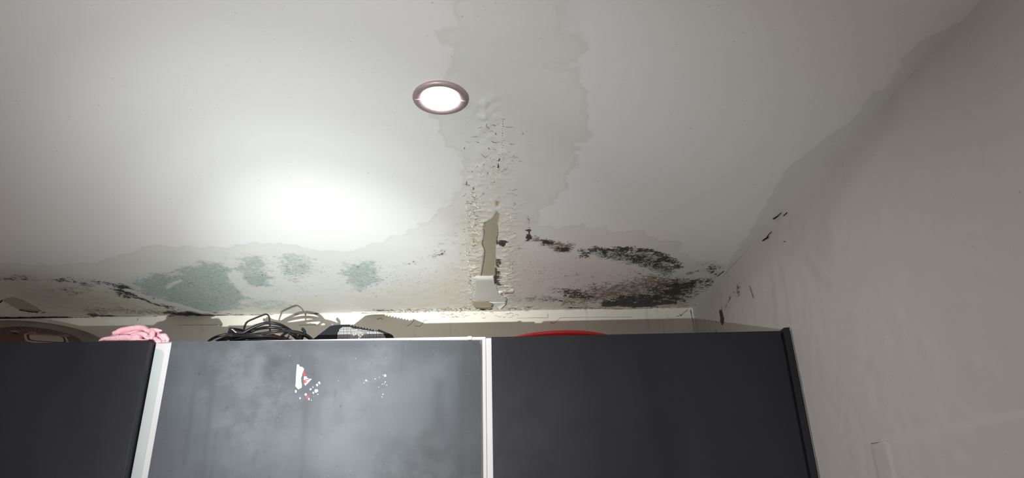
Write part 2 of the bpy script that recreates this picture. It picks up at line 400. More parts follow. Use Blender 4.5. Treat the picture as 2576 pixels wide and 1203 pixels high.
    line('black', [(430, 786), (470, 789), (520, 791)], 0.022, 0.6, 0.02, 0.03)
    line('black', [(500, 784), (560, 789), (590, 790)], 0.012, 0.5, 0.02, 0.03)
    # clean scratches in the mould
    for q, wd in (([(324, 730), (345, 738), (395, 762)], 0.009), ([(400, 758), (450, 768), (500, 785), (540, 792)], 0.013), ([(418, 727), (432, 714), (455, 705)], 0.0035), ([(340, 755), (390, 772)], 0.012)):
        for k in ('green', 'black', 'brown'): line(k, q, wd, 1.0, 0.008, 0.01, cut=True)
    line('green', [(588, 690), (605, 715), (625, 740)], 0.014, 1.0, 0.01, 0.02, cut=True)
    # right of the joint: dark colonies
    paint('black', [(1324, 545), (1336, 548), (1340, 600), (1326, 604)], 0.50, 0.012, 0.0, 0.025)
    line('black', [(1331, 578), (1331, 598)], 0.005, 0.9, 0.006, 0.012)
    paint('brown', [(1325, 596), (1352, 592), (1395, 605), (1438, 615), (1436, 636), (1400, 634), (1360, 618), (1328, 606)], 0.72, 0.022, 0.0, 0.03)
    paint('black', [(1360, 600), (1385, 602), (1388, 612), (1365, 614)], 0.75, 0.02, 0.0, 0.03)
    paint('black', [(1400, 622), (1436, 618), (1436, 636), (1410, 636)], 0.52, 0.02, 0.0, 0.03)
    paint('black', [(1452, 626), (1470, 622), (1486, 636), (1486, 650), (1450, 650)], 0.55, 0.02, 0.0, 0.03)
    paint('green', [(1490, 627), (1560, 625), (1590, 632), (1640, 630), (1684, 648), (1700, 672), (1690, 690), (1650, 686), (1610, 674), (1580, 656), (1530, 650), (1498, 648)], 1.0, 0.03, 0.0, 0.04)
    paint('brown', [(1490, 627), (1590, 632), (1640, 630), (1684, 648), (1700, 672), (1690, 690), (1610, 674), (1530, 650)], 0.62, 0.04, 0.0, 0.04)
    line('black', [(1492, 626), (1540, 628), (1600, 629), (1640, 632), (1680, 650), (1698, 670)], 0.018, 0.52, 0.02, 0.04)
    paint('black', [(1500, 630), (1560, 628), (1690, 655), (1690, 680), (1620, 672), (1560, 652), (1500, 650)], 0.50, 0.03, 0.0, 0.04)
    paint('brown', [(1590, 678), (1650, 688), (1710, 698), (1770, 702), (1790, 668), (1800, 672), (1775, 715), (1700, 735), (1600, 735), (1590, 710)], 0.72, 0.06, 0.02, 0.06)
    paint('black', [(1640, 728), (1680, 708), (1760, 700), (1775, 712), (1740, 735), (1720, 760), (1650, 768), (1640, 745)], 0.62, 0.07, 0.03, 0.06)
    paint('black', [(1520, 752), (1560, 738), (1650, 736), (1700, 740), (1700, 768), (1600, 768), (1530, 764)], 0.62, 0.06, 0.0, 0.06)
    line('black', [(1535, 763), (1600, 766), (1690, 763)], 0.025, 0.9, 0.03, 0.05)
    paint('brown', [(1400, 735), (1640, 690), (1780, 700), (1740, 770), (1400, 770)], 0.66, 0.08, 0.05, 0.06)
    paint('black', [(1400, 728), (1440, 722), (1490, 732), (1490, 752), (1440, 752), (1404, 744)], 0.50, 0.04, 0.0, 0.05)
    paint('brown', [(1395, 725), (1480, 722), (1560, 745), (1560, 765), (1420, 758)], 0.55, 0.05, 0.0, 0.06)
    line('black', [(1335, 751), (1380, 754), (1420, 756)], 0.018, 0.42, 0.03, 0.04)
    line('brown', [(1335, 750), (1430, 755)], 0.04, 0.5, 0.04, 0.05)
    paint('brown', [(1410, 688), (1480, 682), (1486, 700), (1420, 702)], 0.42, 0.04, 0.0, 0.05)
    paint('brown', [(1310, 640), (1400, 650), (1600, 700), (1600, 730), (1400, 720), (1310, 720)], 0.22, 0.06, 0.0, 0.05)
    line('black', [(1788, 668), (1800, 690), (1772, 716)], 0.018, 0.42, 0.02, 0.04)
    line('black', [(1730, 690), (1760, 680)], 0.018, 0.42, 0.02, 0.04)
    paint('black', [(1580, 778), (1640, 776), (1640, 781), (1580, 781)], 0.35, 0.015)
    paint('black', [(1432, 772), (1490, 774), (1490, 777), (1432, 777)], 0.45, 0.012)
    # mould lining the taped joint
    line('black', [(1250, 562), (1249, 612)], 0.0022, 1.15, 0.002, 0.004)
    paint('black', [(1249, 606), (1262, 600), (1278, 602), (1272, 618), (1250, 614)], 0.72, 0.008, 0.0, 0.02)
    paint('black', [(1246, 650), (1259, 648), (1256, 690), (1261, 715), (1245, 716)], 0.52, 0.008, 0.0, 0.018)
    line('black', [(1246, 672), (1246, 716)], 0.0025, 1.1, 0.002, 0.004)
    # bare strip of board
    paint('bare', [(1249, 527), (1258, 537), (1253, 560), (1249, 600), (1248, 625), (1244, 690), (1232, 693), (1209, 693), (1214, 660), (1218, 630), (1212, 612), (1218, 585), (1214, 572), (1222, 556), (1236, 548), (1244, 538)], 1.0, 0.0016, 0.0, 0.006)
    paint('bare', [(1247, 503), (1257, 505), (1254, 514), (1249, 520), (1248, 512)], 1.0, 0.0012)
    paint('bare', [(1186, 752), (1242, 762), (1240, 776), (1222, 780), (1198, 775)], 1.0, 0.003)
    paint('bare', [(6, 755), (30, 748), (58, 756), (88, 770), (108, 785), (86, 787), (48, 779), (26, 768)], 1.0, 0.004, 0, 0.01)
    paint('brown', [(6, 755), (30, 748), (58, 756), (88, 770), (108, 785), (86, 787), (48, 779), (26, 768)], 0.85, 0.01)  # shade of the torn-open void, painted in with the mould channels
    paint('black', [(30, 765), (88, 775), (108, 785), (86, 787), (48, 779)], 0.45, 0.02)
    paint('blister', [(1188, 560), (1195, 430), (1208, 290), (1225, 260), (1235, 330), (1225, 480), (1225, 560), (1200, 700), (1195, 770), (1165, 775), (1175, 690)], 1.0, 0.035, 0.05, 0.05)
    paint('blister', [(1255, 380), (1262, 260), (1272, 290), (1285, 420), (1292, 560), (1290, 790), (1255, 790), (1262, 600)], 0.8, 0.03, 0.05, 0.05)
    paint('blister', [(1000, 782), (1330, 776), (1330, 768), (1000, 774)], 0.8, 0.02, 0.02, 0.02)
    ch['brown'] = np.maximum(ch['brown'], ch['blister'] * 0.20 * (Y > 1.35)); ch['yellow'] = np.maximum(ch['yellow'], ch['blister'] * sstep(1.2, 1.5, Y) * 0.62)
    Z = np.full(X.shape, ZC)
    bl = ch['blister'] * (1 - ch['bare'])
    b1 = fbm(X, Y, 60, 4, 2.0); b2 = fbm(X, Y, 115, 4, 4.0) * (0.55 + 0.9 * fbm(X, Y, 22, 2, 6.0))
    Z -= bl * (np.clip(b1 - 0.56, 0, 1) * 0.008 * (0.4 + b2) + np.clip(b2 - 0.50, 0, 1) * 0.008)
    Z -= 0.0025 * np.exp(-((X - pc(1255, 500)[0]) / 0.05) ** 2) * sstep(0.9, 1.2, Y)
    Z += ch['bare'] * 0.0016
    Z += (fbm(X, Y, 3.0, 3, 8.0) - 0.5) * 0.0012 - 0.0004
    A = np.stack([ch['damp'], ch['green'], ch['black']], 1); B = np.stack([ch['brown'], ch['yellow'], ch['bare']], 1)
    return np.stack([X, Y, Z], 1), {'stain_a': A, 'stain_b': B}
us = np.concatenate([np.linspace(-2.6, -1.52, 12), np.arange(-1.5, 0.60, 0.0026), np.linspace(0.60, XR, 6)])
vs = np.concatenate([np.linspace(-2.2, 0.45, 20), np.arange(0.47, 1.02, 0.0065), np.linspace(1.02, WD + 0.001, 250)])
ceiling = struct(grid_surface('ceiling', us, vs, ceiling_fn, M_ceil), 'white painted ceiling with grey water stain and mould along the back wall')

# ------------------------------------------------------------------ walls and floor
def rwall_fn(U, V):               # U = y, V = z
    n1 = fbm(U, V, 9, 4, 3.0) - 0.5; n2 = fbm(U, V, 40, 4, 6.0) - 0.5
    ch = {k: np.zeros(U.shape) for k in ('damp', 'green', 'black', 'brown', 'yellow', 'bare')}
    wp = lambda pts: [(P(a, b, x=XR).y, P(a, b, x=XR).z) for a, b in pts]
    def paint(k, px, val, soft, j1=0.0, j2=0.0):
        d = sdf(wp(px), U, V) + n1 * j1 + n2 * j2; ch[k][:] = np.maximum(ch[k], (1 - sstep(-soft, soft, d)) * val)
    def line(k, px, wd, val, soft, j=0.0):
        d = sdl(wp(px), U, V) + n2 * j; ch[k][:] = np.maximum(ch[k], (1 - sstep(wd - soft, wd + soft, d)) * val)
    paint('damp', [(1750, 790), (1780, 720), (1960, 560), (2080, 440), (2250, 240), (2260, 290), (2180, 370), (2120, 470), (2090, 560), (2080, 660), (2050, 640), (2030, 632), (1990, 640), (1955, 632), (1900, 690), (1850, 760), (1820, 800)], 0.38, 0.02, 0.04, 0.02)
    line('damp', [(1955, 640), (1970, 700), (1985, 800)], 0.006, 0.55, 0.01, 0.02)
    line('damp', [(1930, 660), (1945, 720), (1955, 820)], 0.008, 0.4, 0.012, 0.02)
    line('damp', [(2030, 640), (2060, 700), (2090, 720)], 0.01, 0.45, 0.012, 0.02)
    paint('black', [(1809, 782), (1817, 778), (1820, 795), (1818, 814), (1811, 812)], 0.75, 0.008, 0, 0.03)
    line('black', [(1800, 780), (1802, 812)], 0.004, 0.5, 0.006, 0.01)
    line('black', [(1828, 765), (1820, 782)], 0.005, 0.5, 0.008, 0.02)
    line('black', [(1870, 705), (1845, 735), (1828, 765)], 0.004, 0.35, 0.006, 0.01)
    paint('black', [(1850, 715), (1860, 712), (1862, 740), (1858, 750), (1850, 738)], 0.42, 0.01, 0, 0.01)
    paint('brown', [(1850, 715), (1860, 712), (1862, 740), (1858, 750), (1850, 738)], 0.55, 0.008, 0, 0.01)
    paint('brown', [(1745, 800), (1790, 800), (1830, 815), (1830, 850), (1745, 860)], 0.25, 0.02, 0, 0.03)
    for q in ([(1778, 815), (1776, 850)], [(1800, 812), (1801, 850)], [(1785, 820), (1784, 845)]): line('black', q, 0.003, 0.45, 0.004, 0.006)
    # boxed lower part of the wall: its top edge rises gently away from the cabinets
    Z = V; X = np.full(U.shape, XR)
    (ya, za), (yb, zb) = wp([(2190, 1117), (2560, 1038)])
    edge = za + (zb - za) * (U - ya) / (yb - ya)
    on = sstep(0.0, 0.003, edge - V) * sstep(0.02, -0.06, U - ya)
    X = X - on * 0.0035 + (fbm(U, V, 4, 3, 2.0) - 0.5) * 0.004 + 0.0015 * n2
    c1 = wp([(2198, 1118), (2208, 1203)]); c2 = wp([(2248, 1125), (2256, 1203)])
    lo = V < edge
    m = (U < (c1[0][0] + c1[1][0]) / 2) & (U > (c2[0][0] + c2[1][0]) / 2) & lo
    X = X - np.where(m, 0.0012, 0)
    A = np.stack([ch['damp'], ch['green'], ch['black']], 1); B = np.stack([ch['brown'], ch['yellow'], ch['bare']], 1)
    return np.stack([X, U, V], 1), {'stain_a': A, 'stain_b': B}
yv = np.concatenate([np.linspace(-2.2, 0.3, 14), np.arange(0.31, WD, 0.005), [WD + 0.001]])
zv = np.concatenate([np.linspace(0, 1.8, 10), np.arange(1.81, ZC, 0.003), [ZC + 0.002]])
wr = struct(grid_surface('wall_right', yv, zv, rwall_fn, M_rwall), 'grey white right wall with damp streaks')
box_w = lambda name, lo, hi, mat: struct(box(name, lo, hi, mat))
wb = box_w('wall_back', (-2.6, WD, 0), (XR + 0.05, WD + 0.1, ZC + 0.02), M_bwall); wb['label'] = 'cream back wall in a narrow band between the cabinet tops and the ceiling'
box_w('wall_left', (-2.7, -2.2, 0), (-2.6, WD + 0.1, ZC + 0.02), M_plain_wall)
box_w('wall_rear', (-2.7, -2.3, 0), (XR + 0.1, -2.2, ZC + 0.02), M_plain_wall)
box_w('floor', (-2.7, -2.3, -0.1), (XR + 0.1, WD + 0.1, 0), M_floor)

# cracks, open joints and flakes belong to the ceiling and the walls
NC = (0, 0, -1); NB = (0, -1, 0); NR = (-1, 0, 0)
def ccrack(pts, wd, mat=M_gap, n=6, jag=0.4): return ribbon('crack', [pc(*p, 0.0022) for p in pts], wd, mat, ceiling, NC, 0.0003, n, jag)
def jl(x): return 803 - x * 0.0155 - (0.8 if x < 900 else 0)     # ceiling / back wall line
ccrack([(-40, 802), (60, 801), (140, 800), (200, 801), (300, 799.5), (420, 797.5), (540, 795), (640, 793.5), (690, 793)], lambda t: 0.017 * (1 - 0.6 * t) + 0.001, n=14)
ccrack([(738, 792), (770, 791), (800, 790)], 0.004, n=8)
ccrack([(910, 788), (960, 786), (1005, 784)], 0.0028, M_crack, 10, 0.9)
ccrack([(1195, 777), (1215, 779.5), (1228, 781)], lambda t: 0.006 + 0.004 * t, n=6)
ccrack([(1222, 783), (1238, 779), (1256, 776)], lambda t: 0.013 - 0.006 * t, n=6)
ccrack([(1254, 778), (1290, 776), (1330, 776)], 0.0025, M_crack, 8, 0.9)
ccrack([(1430, 775), (1460, 774.5), (1490, 776), (1560, 778), (1640, 776.5)], lambda t: (0.003 * (1 - t) + 0.0008) * max(0.12, math.sin(t * 19)), n=12, jag=0.8)
ccrack([(1258, 400), (1255, 404), (1254, 414), (1252, 424)], 0.0012)
ccrack([(1258, 452), (1258, 464), (1256, 474), (1251, 484), (1249, 498)], 0.0009)
ccrack([(1210, 693), (1216, 660), (1219, 632), (1213, 612), (1218, 585), (1214, 572), (1222, 556), (1236, 548), (1245, 538), (1248, 528)], 0.0007, M_crack, 5, 0.6)
ccrack([(1246, 760), (1250, 768), (1253, 774)], 0.0015, M_crack)
ccrack([(5, 756), (0, 762)], 0.003)
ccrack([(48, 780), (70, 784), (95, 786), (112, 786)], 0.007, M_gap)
ccrack([(1740, 783), (1752, 768), (1766, 758), (1776, 752)], lambda t: 0.005 - 0.003 * t, n=8, jag=0.8)
ccrack([(1770, 757), (1774, 750), (1781, 757)], 0.0035, n=6, jag=0.8)
ccrack([(1805, 695), (1822, 682)], 0.0018)
ccrack([(1945, 552), (1955, 545), (1966, 535)], lambda t: 0.004 - 0.003 * t)
def wcrack(pts, wd, mat=M_crack, jag=0.4): return ribbon('crack', [P(*p, y=WD) for p in pts], wd, mat, wb, NB, 0.0008, 6, jag, 0.8)
wcrack([(1025, 820), (1034, 815), (1041, 806)], 0.0006); wcrack([(1044, 820), (1056, 821), (1064, 812), (1068, 806), (1075, 805)], 0.0006)
wcrack([(1384, 809), (1390, 814), (1400, 808), (1410, 799.5)], 0.0007); wcrack([(1410, 799.5), (1450, 799), (1520, 798.5), (1590, 798)], 0.0004)
wcrack([(948, 804), (956, 801), (963, 803)], 0.0007); wcrack([(345, 807), (348, 801)], 0.0008)
wcrack([(1700, 797), (1714, 793), (1722, 786), (1730, 780)], 0.0009, M_crack, 0.9); wcrack([(1710, 790), (1714, 796)], 0.0008, M_gap)
wcrack([(1737, 780), (1741, 800), (1747, 835)], lambda t: 0.0014 * (1 - t) ** 2 + 0.0002, M_gap)
wcrack([(1300, 801), (1340, 800), (1377, 800)], 0.0004); wcrack([(1378, 790), (1379, 800)], 0.0006)
for x0, x1 in ((450, 560), (752, 800)): wcrack([(x0, 818.4), ((x0 + x1) / 2, 817.8), (x1, 817.4)], 0.0004)
for k in range(26):
    x = rnd.uniform(1110, 1345); y = rnd.uniform(787, 800); a = rnd.uniform(-1, 1)
    wcrack([(x, y), (x + 4, y + 2.5 * a), (x + rnd.uniform(6, 10), y - 2 * a)], 0.0004)
def rcrack(pts, wd, mat=M_gap): return ribbon('crack', [P(*p, x=XR) - Vector((0.0025, 0, 0)) for p in pts], wd, mat, wr, NR, 0.0008, 6, 0.5)
rcrack([(1921, 606), (1930, 600), (1936, 596)], 0.0022); rcrack([(1932, 597), (1937, 590), (1944, 583)], 0.0007); rcrack([(1974, 543), (1983, 535)], 0.0009)
rcrack([(1888, 720), (1893, 735), (1898, 750)], 0.0004, M_crack); rcrack([(1976, 607), (1977, 609)], 0.0012)
rcrack([(2196, 1116), (2212, 1114), (2240, 1110)], 0.0007, M_crack); rcrack([(2249, 1160), (2254, 1203)], 0.0007, M_crack)

# plaster ledge (thin coving step) just under the ceiling on the back wall
def flap(name, rows, mat, cols=9, parent=None, wav=0.0012, label=None, thick=0.0007):
    v = []; f = []
    for r, (xa, xb, y, dr) in enumerate(rows):
        for c in range(cols):
            t = c / (cols - 1); x = xa + (xb - xa) * t
            v.append(pc(x, y, dr + wav * math.sin(3.1 * t + r * 1.3) * min(1, dr / 0.004)))
    for r in range(len(rows) - 1):
        for c in range(cols - 1): a = r * cols + c; f.append((a, a + 1, a + 1 + cols, a + cols))
    o = mesh(name, v, f, mat, parent, True)
    md = o.modifiers.new('thickness', 'SOLIDIFY'); md.thickness = thick; md.offset = 0
    if label: o['label'] = label
    return o
flap('loose_paper', [(1194, 1248, 695, .0026), (1195, 1250, 706, .0028), (1196, 1250, 718, .0031), (1195, 1251, 728, .0036), (1191, 1256, 738, .0044), (1188, 1268, 747, .0054), (1187, 1276, 752, .006), (1214, 1274, 757, .007), (1228, 1273, 760, .0076)], M_flakew, 15, ceiling, wav=0.0005, label='white sheet of loose lining paper')
flap('loose_paper', [(1228, 1273.5, 759.5, .0076), (1238, 1273, 763, .009), (1244, 1271, 768, .012), (1249, 1263, 774, .015), (1252, 1257, 779, .018)], M_flakew, 9, ceiling, label='torn white tongue hanging at the wall')
flap('loose_paper', [(1187, 1212, 752.5, .003), (1188, 1240, 760, .004), (1190, 1241, 767, .005), (1194, 1238, 773, .006), (1200, 1226, 777, .007)], M_board, 9, ceiling, wav=0.0004, label='tan backing of the torn paper')
flap('paint_flap', [(1254, 1272, 732, .003), (1254, 1265, 736, .006), (1258, 1262, 741, .009)], M_flake, 6, ceiling)
flap('paint_flap', [(1268, 1292, 727, .0024), (1267, 1294, 734, .0032), (1270, 1288, 740, .0044)], M_flake, 8, ceiling, wav=0.0008)
flap('paint_flap', [(1256, 1286, 719, .0022), (1258, 1278, 723, .0036)], M_flake, 6, ceiling)
flap('paint_flap', [(96, 112, 784, .001), (97, 108, 786, .004)], M_flake, 5, ceiling)
flap('paint_flap', [(250, 430, 796, .001), (255, 420, 798, .005)], M_flake, 10, ceiling)
flap('paint_flap', [(880, 990, 784, .002), (890, 1010, 787, .005)], M_flake, 10, ceiling)
# many small curled flakes around the joint
v = []; f = []
def flake(px, py, sz, lift, dropm=0.001):
    c = pc(px, py, dropm + 0.0016); a = rnd.uniform(0, 6.28); e1 = Vector((math.cos(a), math.sin(a), 0)) * sz; e2 = Vector((-math.sin(a), math.cos(a), 0)) * sz * rnd.uniform(0.35, 0.8)
    b = len(v)
    for i, (s, l) in enumerate(((-1, 0.0), (0, 0.35), (0.8, 1.0))):
        for q in (-1, 0, 1):
            v.append(c + e1 * s * (1 - 0.15 * abs(q)) + e2 * q * (1 - 0.25 * i) + Vector((0, 0, -lift * l + rnd.uniform(-.0003, .0003))))
    for i in range(2):
        for q in range(2): k = b + i * 3 + q; f.append((k, k + 1, k + 4, k + 3))
def fk(x, y, *a):
    if 1205 < x < 1252 and 535 < y < 780: return
    flake(x, y, *a)
for k in range(330): fk(rnd.gauss(1192, 11), rnd.uniform(480, 775), rnd.uniform(.002, .0055), rnd.uniform(.0004, .0018))
for k in range(260): fk(rnd.gauss(1272, 11), rnd.uniform(520, 780), rnd.uniform(.002, .005), rnd.uniform(.0004, .0018))
for k in range(170): x = rnd.uniform(960, 1330); fk(x, jl(x) - rnd.uniform(2, 9), rnd.uniform(.003, .009), rnd.uniform(.0008, .003))
for k in range(90): fk(rnd.gauss(1240, 24), rnd.uniform(380, 535), rnd.uniform(.0015, .004), rnd.uniform(.0003, .0011))
for k in range(26): fk(1263 + rnd.uniform(-2, 2), 300 + k * 6, rnd.uniform(.0015, .003), rnd.uniform(.0003, .0010))
for k in range(40): x = rnd.uniform(1330, 1740); fk(x, jl(x) - rnd.uniform(1, 5), rnd.uniform(.002, .006), rnd.uniform(.0005, .0025))
fl = mesh('peeling_flakes', v, f, M_flake, ceiling, True); fl['kind'] = 'stuff'

# hairline curls where the paint has lifted
M_hair = plain('lifted_edge_brown', (0.27, 0.21, 0.13), 0.9, spec=0.1)
v = []; f = []
def stroke(px, py, L, wd, horiz=0.6):
    a = rnd.gauss(0, 1.0) if rnd.random() < horiz else rnd.uniform(0, 6.28); k = rnd.uniform(-160, 160); p = pc(px, py, 0.0026); b = len(v); n = 7
    for i in range(n):
        t = i / (n - 1); w_ = wd * math.sin(math.pi * (0.08 + 0.84 * t)); q = Vector((-math.sin(a), math.cos(a), 0))
        v.append(p + q * w_); v.append(p - q * w_)
        a += k * L / n + rnd.uniform(-.35, .35); p = p + Vector((math.cos(a), math.sin(a), 0)) * (L / n)
    for i in range(n - 1): f.append((b + 2 * i, b + 2 * i + 1, b + 2 * i + 3, b + 2 * i + 2))
def st(x, y, *a):
    if 1203 < x < 1256 and 530 < y < 785: return
    stroke(x, y, *a)
for k in range(150): st(rnd.gauss(1192, 12), rnd.uniform(460, 775), rnd.uniform(.008, .022), rnd.uniform(.0003, .0008))
for k in range(130): st(rnd.gauss(1272, 12), rnd.uniform(470, 780), rnd.uniform(.008, .020), rnd.uniform(.0003, .0008))
for k in range(130): x = rnd.uniform(930, 1340); st(x, jl(x) - rnd.uniform(1, 9), rnd.uniform(.012, .04), rnd.uniform(.0004, .0012), 0.9)
for k in range(60): st(rnd.gauss(1240, 30), rnd.uniform(300, 530), rnd.uniform(.006, .016), rnd.uniform(.0002, .0006))
for k in range(60): x = rnd.uniform(1300, 1760); st(x, jl(x) - rnd.uniform(1, 7), rnd.uniform(.01, .04), rnd.uniform(.0004, .0010), 0.95)
hc = mesh('hairline_cracks', v, f, M_hair, ceiling); hc['kind'] = 'stuff'

# ------------------------------------------------------------------ recessed downlight
dl = empty('recessed_downlight', pc(1108, 244), 'round recessed downlight with brushed rosy metal trim, glowing in the ceiling', 'light')
t = NT('brushed_rose_metal'); ang = t.noise(60, 3, 0.5); c_ = t.mix(ang, (0.34, 0.26, 0.27), (0.48, 0.39, 0.395)); t.out(c_, 0.42, 0.5, 0.4); M_ring = t.m
em = NT('lamp_glass'); em.b.inputs['Emission Color'].default_value = (1.0, 0.90, 0.88, 1); em.b.inputs['Emission Strength'].default_value = 95.0
em.out((0.9, 0.9, 0.9), 0.4); M_lens = em.m
ring = lathe('trim_ring', [(0.0405, 0.001), (0.041, -0.0025), (0.0402, -0.0043), (0.037, -0.0058), (0.0345, -0.0060), (0.0295, -0.0046), (0.0256, -0.0022), (0.0256, 0.002)], M_ring, dl)
lens = lathe('lamp_lens', [(0.0005, -0.0042), (0.012, -0.0040), (0.0225, -0.0032), (0.0262, -0.0024), (0.0262, 0.001)], M_lens, dl, 48)
for s in (-1, 1):
    cl = box('clip_mark', (s * 0.0335 - 0.0035, -0.0006, -0.0066), (s * 0.0335 + 0.0035, 0.0006, -0.0052), plain('pale_clip', (0.42, 0.37, 0.36), 0.5), dl)
    cl.rotation_euler[2] = 0.06

# ------------------------------------------------------------------ cabinets
X1 = P(432, 862, y=YF).x; X2 = P(1207, 860, y=YF).x; X3 = P(1236, 850, y=YF).x; X4 = P(1964, 835, y=YF).x; X0 = P(377, 860, y=YF).x
def cabinet(x0, x1, xd0, xd1, ztl, ztr, label, mat, ztop, wear=None, yf=YF):
    r = empty('tall_cabinet', ((x0 + x1) / 2, (YB + 1.88) / 2, 0), label, 'cabinet', 'charcoal tall cabinets in a row')
    K = []
    K.append(box('side_panel', (x0, YB, 0.0), (x0 + 0.018, 1.885, ztop), M_white, None, 0.0008))
    K.append(box('side_panel', (x1 - 0.018, YB, 0.0), (x1, 1.885, ztop), M_white, None, 0.0008))
    K.append(box('top_panel', (x0 + 0.018, YB, ztop - 0.018), (x1 - 0.018, 1.885, ztop), M_white, None, 0.0008))
    K.append(box('base_panel', (x0 + 0.018, YB, 0.08), (x1 - 0.018, 1.88, 0.098), M_white))
    K.append(box('back_panel', (x0 + 0.018, 1.872, 0.098), (x1 - 0.018, 1.884, ztop - 0.018), M_white))
    if wear is None:
        d = slab('door', [(xd0, 0.10), (xd1, 0.10), (xd1, ztr), (xd0, ztl)], yf, YB - 0.0008, mat, None, 0.0012)
    else:
        def fn(U, V):
            n1 = fbm(U, V, 20, 4, 3.0) - 0.5
            ch = np.zeros((len(U), 3))
            for k, pts, wd, val, sf in wear:
                d_ = sdl([(P(a, b, y=YF).x, P(a, b, y=YF).z) for a, b in pts], U, V) + n1 * wd * 1.3
                ch[:, k] = np.maximum(ch[:, k], (1 - sstep(wd - sf, wd + sf, d_)) * val)
            top = ztl + (ztr - ztl) * (U - xd0) / (xd1 - xd0)
            return np.stack([U, np.full(U.shape, YF), 0.10 + (V - 0.10) * (top - 0.10) / (max(ztl, ztr) - 0.10)], 1), {'wear': ch}
        zz = np.concatenate([np.linspace(0.10, 1.8, 6), np.arange(1.81, max(ztl, ztr), 0.004), [max(ztl, ztr)]])
        d = grid_surface('door', np.arange(xd0, xd1 + 0.001, (xd1 - xd0) / 150), zz, fn, mat)
        bm = bmesh.new(); bm.from_mesh(d.data)
        bd = [e for e in bm.edges if e.is_boundary]
        ret = bmesh.ops.extrude_edge_only(bm, edges=bd); nv = [g for g in ret['geom'] if isinstance(g, bmesh.types.BMVert)]
        for q in nv: q.co.y = YB - 0.0008
        bmesh.ops.recalc_face_normals(bm, faces=bm.faces); bm.to_mesh(d.data); bm.free()
        d.data.polygons.foreach_set('use_smooth', [False] * len(d.data.polygons))
    K.append(d)
    K.append(box('plinth', (x0, YB + 0.04, 0), (x1, YB + 0.055, 0.08), M_black))
    adopt(r, *K); return r, d
xw0 = P(388, 900, y=YB).x; xm = (X2 + X3) / 2
zl = lambda px, py: P(px, py, y=YF).z
YL = YF - 0.017                  # the left door stands a little further out
XL = P(377, 860, y=YL).x
cabL, doorL = cabinet(X0 - 0.612, X0 + 0.0005, XL - 0.60, XL, P(-400, 869, y=YL).z, P(377, 858.5, y=YL).z, 'left cabinet under the pink cloth and striped tub, plain charcoal door', M_door, P(410, 863, y=YB).z, None, YL)
wear = [(0, [(770, 1010), (765, 1080), (760, 1203)], 0.007, 0.9, 0.008), (0, [(760, 1130), (775, 1203)], 0.018, 0.55, 0.02), (0, [(462, 1170), (478, 1060), (490, 960)], 0.003, 0.6, 0.005),
        (0, [(510, 1203), (530, 1010), (540, 930)], 0.004, 0.65, 0.006), (0, [(530, 1203), (545, 1080)], 0.003, 0.5, 0.005), (0, [(845, 980), (842, 1035)], 0.0008, 0.9, 0.0012),
        (0, [(1105, 960), (1100, 1080)], 0.010, 0.7, 0.012), (0, [(1075, 1090), (1090, 1203)], 0.014, 0.8, 0.016), (0, [(1150, 1130), (1155, 1203)], 0.012, 0.7, 0.014),
        (0, [(1180, 880), (1190, 1203)], 0.02, 0.55, 0.03), (0, [(1060, 865), (1200, 872)], 0.02, 0.6, 0.025), (0, [(430, 870), (700, 864), (1000, 864)], 0.006, 0.5, 0.012),
        (0, [(900, 1095), (1000, 1105), (1010, 1080)], 0.010, 0.45, 0.014), (0, [(780, 900), (790, 960)], 0.008, 0.4, 0.01),
        (1, [(900, 1000), (850, 1100)], 0.06, 0.6, 0.07), (1, [(630, 960), (620, 1100)], 0.07, 0.5, 0.08), (1, [(960, 880), (900, 920)], 0.025, 0.6, 0.03)]
cabM, doorM = cabinet(X0 + 0.001, xm, X1, X2, zl(432, 860), zl(1207, 857), 'middle cabinet with grease-streaked charcoal door and torn sticker scraps', M_doord, ZT, wear)
cabR, doorR = cabinet(xm + 0.0005, X4 + 0.004, X3, X4, zl(1236, 848), zl(1964, 832.5), 'right cabinet below the red basin, nearest the right wall, clean dark door', M_door, P(1250, 850.5, y=YB).z)
# white edge strips seen between the doors
YW = YF + 0.003
xa_ = P(386, 900, y=YW).x; fl_ = box('filler_strip', (xa_, YW, 0.02), (X1 - 0.0006, YB - 0.0002, P(410, 863.5, y=YW).z), M_fill, None, 0.0006); adopt(cabM, fl_); fl_['label'] = 'white upright strip between left and middle doors'
xb_ = P(411, 900, y=YW).x; film = slab('edge_shade', [(xa_ + 0.0006, 1.2), (xb_, 1.2), (xb_, P(409, 893, y=YW).z), (xb_ - 0.003, P(409, 884, y=YW).z), (xb_ - 0.008, P(409, 880, y=YW).z), (xa_ + 0.0006, P(409, 878, y=YW).z)], YW - 0.0005, YW - 0.0001, M_dull); adopt(cabM, film); film['label'] = 'bluish strip of painted shade on the white edge'  # bluish shade on the strip's left half, put into a coloured slip
# loose white board and its metal clip lying along the top front edge of the middle cabinet
lb = slab('top_edge_strip', [(P(800, 862, y=YB).x, P(800, 862, y=YB).z), (P(1178, 862, y=YB).x, P(1178, 862, y=YB).z), (P(1178, 847.5, y=YB).x, P(1178, 847.5, y=YB).z), (P(800, 854.5, y=YB).x, P(800, 854.5, y=YB).z)], YB - 0.0004, YB + 0.02, M_white, None, 0.0006); adopt(cabM, lb)
brk = box('corner_clip', (P(1177, 850, y=YB).x, YB - 0.003, P(1177, 856, y=YB).z), (P(1187, 850, y=YB).x, YB + 0.02, P(1187, 846.5, y=YB).z), M_white, None, 0.001); adopt(cabM, brk)
